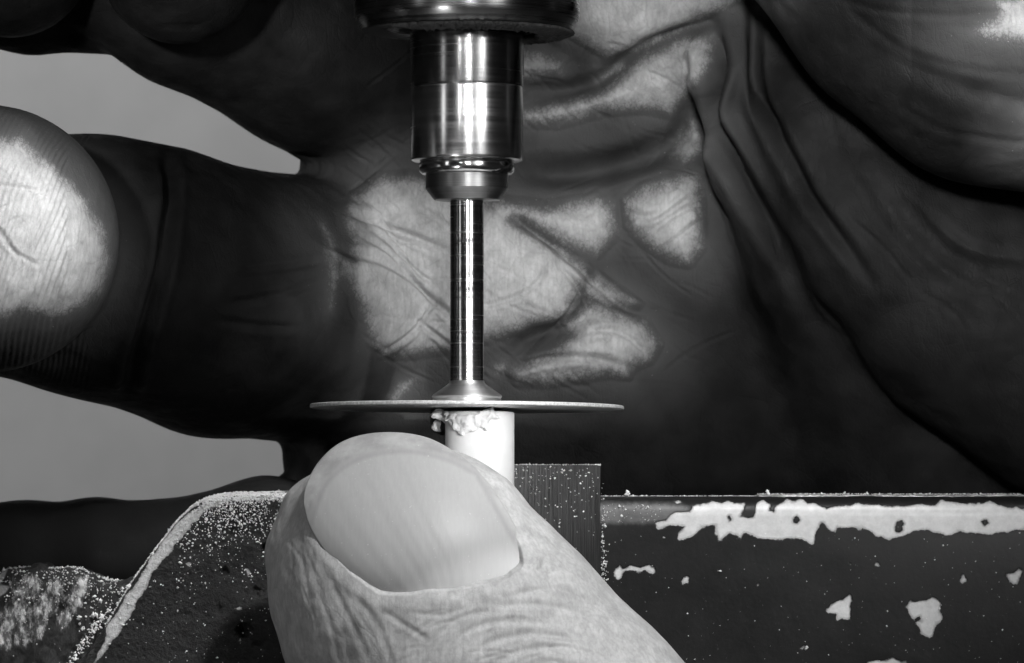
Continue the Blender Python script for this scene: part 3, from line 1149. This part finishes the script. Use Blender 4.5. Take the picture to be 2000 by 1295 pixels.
chip = np.interp(t, np.linspace(0, 1, len(wid)), wid) - d + 5 * fbm(np.stack([u, v, v * 0], -1), 1 / 25., 3, 4)
extra = polys_sd(u, v, [[(362, 1100), (370, 1097), (376, 1102), (370, 1107)], [(480, 1112), (486, 1110), (490, 1120), (484, 1126)], [(458, 1188), (470, 1184), (474, 1190), (464, 1192)]])
chip = np.maximum(chip, extra)
add_attr(me, 'chip', np.where(front > 0.05, chip, np.maximum(chip, np.where(no[:, 2] > 0.3, 2.0, -20))))


def chipped(name, dark, bare, rough, castbump, primer=False):
    k = Nodes(name)
    c = k.math('ADD', k.attr('chip'), k.math('MULTIPLY', k.math('SUBTRACT', k.noise(55, 4, 0.7), 0.5), 7))
    f = k.smooth(c, -0.8, 1.2)
    mott = k.noise(5, 6, 0.7)
    sp = k.smooth(k.noise(60, 2, 0.5), 0.74, 0.78, 0.0, 0.16)
    if primer:
        dark = k.mix(k.smooth(k.math('ADD', k.attr('primer'), k.math('MULTIPLY', k.math('SUBTRACT', k.noise(20, 5, 0.7), 0.5), 14)), -8, 8), dark, 0.13)
    a = k.math('ADD', k.math('MULTIPLY', dark, k.smooth(mott, 0.3, 0.7, 0.75, 1.25)), sp)
    bare = k.math('MULTIPLY', bare, k.smooth(c, 0.5, 6, 0.62, 1.0))
    b = k.math('MULTIPLY', bare, k.smooth(k.noise(16, 5, 0.7), 0.3, 0.7, 0.88, 1.08))
    k.color(k.mix(f, a, b))
    k.set('Roughness', k.mix(f, rough, 0.32))
    k.set('Specular IOR Level', k.mix(f, 0.35, 0.8))
    hgt = k.math('ADD', k.math('MULTIPLY', k.smooth(c, -2, 2), -0.8), k.math('MULTIPLY', k.noise(24, 6, 0.7), castbump))
    k.link(k.bump(hgt, 0.8, 0.02), k.b.inputs['Normal'])
    return k.m


m_jaw = chipped('cast_paint', 0.02, 0.66, 0.36, 2.2)
vpart('jaw', me, m_jaw)

# lower casting at the far left with worn spots and glints painted into the colour
BASE = [(-90, 1190), (-30, 1140), (5, 1115), (30, 1108), (90, 1110), (150, 1109), (170, 1118), (200, 1130), (250, 1138), (330, 1142), (330, 1420), (-90, 1420)]
F = extrude_field(smooth_line(BASE, 3).tolist(), 0.0, 0.85, 0.10, 0.025)
me = subdivide(F.mesh('base_casting'))
co, no = get_co(me), get_no(me)
u, v = flat_uv(co, 0.0)
st = np.stack([u * 0.035 + v * 0.012, v * 0.012 - u * 0.004, u * 0], -1)
set_co(me, co + no * (0.03 * fbm(st, 1.0, 4, 21) + 0.012 * fbm(co, 9, 3, 22))[:, None])
worn_glint = np.full(u.shape, -40, np.float32)
for (cx, cy, rx, ry, tilt) in ((52, 1148, 26, 18, 0.2), (95, 1172, 16, 34, 0.5), (150, 1160, 14, 30, 0.45), (30, 1200, 20, 26, 0.3), (45, 1235, 14, 20, 0.1), (75, 1222, 12, 22, 0.2), (10, 1240, 10, 24, 0), (125, 1210, 10, 18, 0.3)):
    a, b = u - cx, v - cy
    a2 = a * math.cos(tilt) + b * math.sin(tilt)
    b2 = -a * math.sin(tilt) + b * math.cos(tilt)
    worn_glint = np.maximum(worn_glint, (1 - np.sqrt((a2 / rx) ** 2 + (b2 / ry) ** 2)) * 18)
pale = polys_sd(u, v, [[(-20, 1150), (0, 1143), (20, 1145), (10, 1158), (0, 1165), (-20, 1165)], [(-10, 1135), (2, 1118), (14, 1112), (8, 1130), (0, 1142)]])
add_attr(me, 'worn_glint', worn_glint)
add_attr(me, 'chip', pale)
k = Nodes('worn_glint_casting')
wv = k.noise(13, 6, 0.75, k.mapping((1.6, 1, 0.8), (0, R(25), 0)))
f = k.smooth(k.math('ADD', k.attr('worn_glint'), k.math('MULTIPLY', k.math('SUBTRACT', wv, 0.5), 46)), -10, 8)
pf = k.smooth(k.attr('chip'), -2, 2)
dark = k.math('MULTIPLY', 0.03, k.smooth(k.noise(6, 5, 0.7), 0.3, 0.7, 0.7, 1.3))
k.color(k.mix(pf, k.mix(f, dark, k.smooth(wv, 0.42, 0.62, 0.12, 0.95)), 0.5))  # near-white end of the mix paints the glints
k.set('Metallic', k.math('MULTIPLY', f, 0.2))
k.set('Roughness', k.mix(f, 0.5, 0.28))
k.set('Specular IOR Level', k.mix(f, 0.4, 1.0))
k.link(k.bump(wv, 0.9, 0.03), k.b.inputs['Normal'])
vpart('base_casting', me, k.m)

# painted plate on the right: rounded upper edge, real sheet with depth
PY0 = 0.16
prof = []
rad = 0.14
ztop = P(0, 969, PY0)[2]
zbot = P(0, 1430, PY0)[2]
for z in np.arange(zbot, ztop - rad, 0.012):
    prof.append((PY0, z))
for a in np.linspace(0, 90, 18):
    prof.append((PY0 + rad - rad * math.cos(R(a)), ztop - rad + rad * math.sin(R(a))))
for yb in np.linspace(PY0 + rad + 0.02, 0.95, 12):
    prof.append((yb, ztop))
prof.append((0.97, ztop - 0.03))
prof.append((0.97, zbot))
x0, x1 = P(1100, 0, PY0)[0], P(2160, 0, PY0)[0]
xs = np.arange(x0, x1, 0.012)
pa = np.array(prof)
NX, NP = len(xs), len(pa)
vv = np.stack([np.repeat(xs[:, None], NP, 1), np.repeat(pa[None, :, 0], NX, 0), np.repeat(pa[None, :, 1], NX, 0)], -1).reshape(-1, 3)
vv = vv + np.stack([np.zeros(len(vv)), 0.004 * fbm(vv, 1.5, 3, 61), 0.003 * fbm(vv, 2.0, 2, 62)], -1)
ii, jj = np.meshgrid(np.arange(NX - 1), np.arange(NP - 1), indexing='ij')
a = (ii * NP + jj).ravel()
q = np.stack([a, a + NP, a + NP + 1, a + 1], -1)
jn = np.arange(NX - 1)
close = np.stack([jn * NP + NP - 1, (jn + 1) * NP + NP - 1, (jn + 1) * NP, jn * NP], -1)
me = mesh_np('body_plate', vv, np.concatenate([q, close]))
bm = bmesh.new()
bm.from_mesh(me)
bmesh.ops.holes_fill(bm, edges=[e for e in bm.edges if e.is_boundary])
bmesh.ops.recalc_face_normals(bm, faces=bm.faces)
bm.to_mesh(me)
bm.free()
co = get_co(me)
u, v = flat_uv(co, PY0)
K = 0.45    # the crop measured for the outlines was 2000 wide for 900


def z2(pts):
    return [(1100 + x * K, 900 + y * K) for x, y in pts]


band = z2([(400, 265), (440, 258), (490, 222), (548, 220), (560, 190), (640, 180), (740, 178), (790, 182), (785, 210), (772, 240), (800, 250), (828, 240), (830, 215), (838, 180), (870, 172), (905, 190), (895, 215), (915, 222), (925, 195), (970, 170), (1040, 170), (1060, 188), (1085, 182), (1120, 205), (1220, 200), (1270, 180), (1330, 192), (1400, 190), (1480, 200), (1540, 192), (1620, 192), (1640, 172), (1700, 178), (1760, 185), (1850, 180), (1900, 190), (1960, 205), (2030, 200), (2200, 195), (2300, 205),
           (2300, 290), (2200, 300), (2060, 295), (1990, 298), (1930, 315), (1860, 318), (1790, 322), (1730, 305), (1660, 325), (1580, 295), (1520, 310), (1470, 325), (1415, 347), (1370, 330), (1340, 310), (1300, 292), (1250, 295), (1190, 285), (1185, 312), (1160, 308), (1135, 268), (1118, 268), (1100, 310), (1085, 360), (1040, 350), (1010, 335), (940, 348), (890, 340), (870, 345), (820, 325), (785, 320), (775, 340), (725, 318), (690, 350), (668, 352), (660, 280), (640, 275), (600, 285), (555, 330), (540, 342), (500, 338), (495, 315), (530, 285), (500, 275), (470, 278), (430, 292), (405, 292)])
holes = [z2(p) for p in ([(1000, 250), (1015, 238), (1028, 255), (1015, 272), (998, 266)], [(1440, 290), (1450, 265), (1470, 258), (1480, 272), (1470, 285), (1476, 300), (1455, 312), (1442, 305)], [(1815, 262), (1835, 255), (1846, 270), (1830, 282)], [(715, 240), (724, 236), (730, 255), (722, 260)])]
spots = [z2(p) for p in ([(225, 470), (250, 446), (262, 465), (300, 456), (345, 460), (375, 455), (400, 462), (405, 485), (390, 498), (370, 490), (355, 472), (330, 486), (290, 475), (262, 480), (250, 505), (238, 520), (222, 500)],
                         [(512, 525), (530, 505), (545, 505), (540, 525), (520, 535)],
                         [(1140, 652), (1165, 628), (1185, 608), (1215, 602), (1245, 584), (1252, 620), (1250, 660), (1246, 688), (1205, 685), (1190, 695), (1178, 680), (1180, 668), (1150, 660)],
                         [(1490, 630), (1510, 608), (1560, 604), (1600, 596), (1640, 612), (1632, 650), (1642, 680), (1620, 725), (1608, 768), (1590, 773), (1555, 755), (1545, 715), (1535, 700), (1555, 692), (1548, 678), (1525, 688), (1500, 660)],
                         [(1920, 490), (1955, 484), (1975, 466), (1990, 480), (1975, 540), (1955, 540), (1930, 515)],
                         [(1725, 522), (1735, 490), (1745, 500), (1750, 520), (1735, 530)],
                         [(1300, 900), (1320, 874), (1360, 864), (1420, 860), (1490, 870), (1510, 900), (1490, 940), (1380, 950)],
                         [(1030, 815), (1045, 800), (1052, 806), (1038, 822)], [(836, 535), (845, 530), (852, 540), (842, 544)],
                         [(490, 178), (510, 176), (515, 184), (496, 188)], [(1355, 452), (1362, 443), (1368, 454)], [(1240, 444), (1250, 446), (1250, 452)],
                         [(1053, 764), (1062, 762), (1062, 768)])]
sd = np.maximum(polys_sd(u, v, [band], 30), polys_sd(u, v, spots, 30))
sd = sd + 3.2 * fbm(np.stack([u, v, v * 0], -1), 1 / 16., 3, 19) * (sd > -25)
for hpoly in holes:
    sd = np.minimum(sd, -polys_sd(u, v, [hpoly], 30))
add_attr(me, 'chip', sd)
add_attr(me, 'primer', polys_sd(u, v, [[(1150, 982), (1330, 984), (1350, 1000), (1315, 1014), (1260, 1022), (1150, 1020)]], 30))
m_plate = chipped('chipped_paint', 0.013, 0.70, 0.34, 0.12, True)
vpart('body_plate', me, m_plate)
# grey primer showing left of the bare strip is the rounded edge itself

# steel strip lying on the plate, ground lines along it
k = Nodes('ground_strip')
ln = k.noise(1.0, 3, 0.7, k.mapping((0.5, 60, 90)))
k.color(k.smooth(ln, 0.35, 0.65, 0.12, 0.75))
k.set('Metallic', 0.9)
k.set('Roughness', 0.35)
k.link(k.bump(ln, 0.6, 0.01), k.b.inputs['Normal'])
pr = []
for i, (yb, zb) in enumerate([(0.30, ztop - 0.02), (0.30, ztop + 0.006), (0.305, ztop + 0.010), (0.36, ztop + 0.011), (0.365, ztop + 0.005), (0.38, ztop + 0.005), (0.385, ztop + 0.014), (0.60, ztop + 0.017), (0.62, ztop + 0.010), (0.62, ztop - 0.02)]):
    pr.append((yb, zb))
xa, xb = P(1478, 0, 0.3)[0], P(2150, 0, 0.3)[0]
xs = np.linspace(xa, xb, 120)
vs, qs = [], []
NPp = len(pr)
for i, x in enumerate(xs):
    lift = 0.002 * random.gauss(0, 1)
    for (yb, zb) in pr:
        vs.append((x, yb, zb + lift + 0.0015 * random.gauss(0, 1)))
for i in range(len(xs) - 1):
    for j in range(NPp):
        a, b = i * NPp + j, i * NPp + (j + 1) % NPp
        qs.append((a, a + NPp, b + NPp, b))
me = mesh_np('rail', vs, qs)
bm = bmesh.new()
bm.from_mesh(me)
bmesh.ops.holes_fill(bm, edges=[e for e in bm.edges if e.is_boundary])
bmesh.ops.recalc_face_normals(bm, faces=bm.faces)
bm.to_mesh(me)
bm.free()
vpart('rail', me, k.m, False)

# dark ground steel block behind the rod
k = Nodes('block_steel')
br = k.noise(1.0, 3, 0.7, k.mapping((70, 3, 2.0)))
k.color(k.smooth(br, 0.3, 0.7, 0.004, 0.03))
k.set('Metallic', 0.3)
k.set('Roughness', 0.45)
k.link(k.bump(br, 0.5, 0.008), k.b.inputs['Normal'])
a, b = P(838, 1300, 0.0), P(1172.5, 908, 0.0)
bm = bmesh.new()
bmesh.ops.create_cube(bm, size=1.0)
for vtx in bm.verts:
    vtx.co = ((a[0] + b[0]) / 2 + vtx.co.x * (b[0] - a[0]), 0.35 + vtx.co.y * 0.7, (a[2] + b[2]) / 2 + vtx.co.z * (b[2] - a[2]))
bmesh.ops.bevel(bm, geom=bm.edges[:], offset=0.012, segments=2, affect='EDGES')
me = bpy.data.meshes.new('block')
bm.to_mesh(me)
bm.free()
vpart('jaw_block', me, k.m, False)

# ------------------------------------------------------------------ white dust lying on everything
gr_v, gr_f = [], []
PHI = [(1, 0, 0), (-1, 0, 0), (0, 1, 0), (0, -1, 0), (0, 0, 1), (0, 0, -1)]
OCT = [(0, 2, 4), (2, 1, 4), (1, 3, 4), (3, 0, 4), (2, 0, 5), (1, 2, 5), (3, 1, 5), (0, 3, 5)]


def grain(p, s):
    b = len(gr_v)
    for d in PHI:
        kx = s * random.uniform(0.55, 1.3)
        gr_v.append((p[0] + d[0] * kx + random.gauss(0, s * .2), p[1] + d[1] * kx + random.gauss(0, s * .2), p[2] + d[2] * kx + random.gauss(0, s * .2)))
    gr_f.extend([(b + x, b + y_, b + z) for x, y_, z in OCT])


def gsize():
    return 0.0042 * math.exp(random.gauss(0, 0.42))


# upper edge of the cast jaw, thick
top = smooth_line([(620, 962), (520, 963), (450, 965), (420, 969), (388, 981), (350, 1012), (318, 1052), (285, 1096), (258, 1134), (232, 1176), (205, 1222)], 10)
seg = np.concatenate([[0], np.cumsum(np.hypot(*np.diff(top, axis=0).T))])
for i in range(3600):
    s = seg[-1] * random.random() ** 1.45
    x = np.interp(s, seg, top[:, 0])
    y = np.interp(s, seg, top[:, 1])
    Yd = JY + random.uniform(0.02, 0.6) ** 1.0
    p = P(x, y - 1, JY)
    yo = abs(random.gauss(0, 0.22))
    off = -0.012 if yo < 0.05 else 0.002
    grain((p[0], JY + 0.02 + yo, p[2] + off + random.uniform(0, 0.006)), gsize())
for i in range(2600):
    x = random.uniform(395, 620)
    p = P(x, np.interp(x, top[::-1, 0], top[::-1, 1]) + abs(random.gauss(0, 7)), JY)
    grain((p[0], JY - 0.002 + max(0, p[2] - 0.40) * 0.5, p[2]), gsize() * 0.85)
# front face of the jaw, thinning downwards
n = 0
while n < 2100:
    x = random.uniform(345, 600)
    dy = random.expovariate(1 / 34.0)
    ytop = np.interp(x, top[::-1, 0], top[::-1, 1])
    y = ytop + 8 + dy
    if y > 1290 or (x < 400 and random.random() < 0.5):
        continue
    p = P(x, y, JY)
    grain((p[0], JY - 0.004 + 0.012 * max(0, 1 - (dy + 8) / 18), p[2]), gsize() * (0.85 if dy < 40 else 1.0))
    n += 1
for i in range(240):
    x, y = random.uniform(200, 560), random.uniform(1020, 1295)
    if inside(np.array([x]), np.array([y]), JAW)[0]:
        p = P(x, y, JY)
        grain((p[0], JY - 0.004, p[2]), gsize())
# base casting
btop = smooth_line(BASE[1:10], 8)
for i in range(620):
    x = random.uniform(-10, 245)
    y = np.interp(x, btop[:, 0], btop[:, 1])
    yo = abs(random.gauss(0, 0.12))
    p = P(x, y, 0.0)
    grain((p[0], 0.04 + yo, p[2] + (-0.03 if yo < 0.04 else 0.0) + random.uniform(-0.008, 0.008)), gsize() * 1.1)
for i in range(420):
    x = random.uniform(0, 240)
    y = np.interp(x, btop[:, 0], btop[:, 1]) + random.expovariate(1 / 45.0) + 4
    if y < 1300 and y > 1112:
        p = P(x, y, 0.0)
        grain((p[0], -0.015 + random.uniform(-0.02, 0.012), p[2]), gsize() * 1.15)
for i in range(160):     # in the corner beside the jaw
    t = random.random()
    x, y = 225 - 75 * t + random.gauss(0, 6), 1190 + 105 * t
    p = P(x - 14, y, -0.03)
    grain((p[0], -0.03, p[2]), gsize() * 1.5)
# block: top edge, face and its right edge
for i in range(260):
    x = random.uniform(1000, 1173)
    p = P(x, 908, 0)
    grain((p[0], abs(random.gauss(0, 0.1)), p[2] + 0.002), gsize() * 0.9)
for i in range(170):
    x, y = random.uniform(1005, 1170), 912 + random.expovariate(1 / 60.)
    if y < 1200:
        p = P(x, y, 0)
        grain((p[0], -0.003, p[2]), gsize())
for i in range(130):
    y = 940 + 225 * random.random() ** 0.6
    p = P(1174 + abs(random.gauss(0, 6)), y, 0.15)
    grain((p[0], 0.155 - random.random() * 0.02, p[2]), gsize())
# plate: rear edge line and specks on the face
for i in range(1300):
    x = random.uniform(1175, 2010)
    p = P(x, 969, 0.3)
    grain((p[0], 0.29 + abs(random.gauss(0, 0.10)), ztop + 0.003 + (0.014 if x > 1480 else 0)), gsize() * 0.75)
for i in range(170):
    x, y = random.uniform(1175, 2000), random.uniform(1040, 1295)
    p = P(x, y, PY0)
    grain((p[0], PY0 - 0.004, p[2]), gsize() * random.choice([0.5, 0.6, 0.8]))
for i in range(90):
    p = P(random.uniform(1178, 1290), random.uniform(985, 1020), PY0)
    grain((p[0], PY0 + 0.0, p[2]), gsize() * 0.7)
# crumbs
for (x, y, Y, s) in ((1224, 963, 0.3, 0.018), (1227, 967, 0.3, 0.014), (1500, 962, 0.35, 0.012), (1650, 963, 0.35, 0.010), (1126, 662, 2.0, 0.010), (1575, 1265, PY0, 0.01), (188, 1202, -0.02, 0.02), (157, 1208, -0.02, 0.018), (162, 1228, -0.02, 0.012)):
    p = P(x, y, Y)
    for q_ in range(3):
        grain((p[0] + random.gauss(0, s * .5), p[1] - 0.01, p[2] + random.gauss(0, s * .5)), s)
gme = bpy.data.meshes.new('sawdust')
gme.from_pydata(gr_v, [], gr_f)
k = Nodes('white_dust')
k.color(0.85)
k.set('Roughness', 0.8)
dust = obj('sawdust', gme, k.m, None, False)
tag(dust, 'fine white cutting dust lying along the edges of the vise', 'dust', kind='stuff')
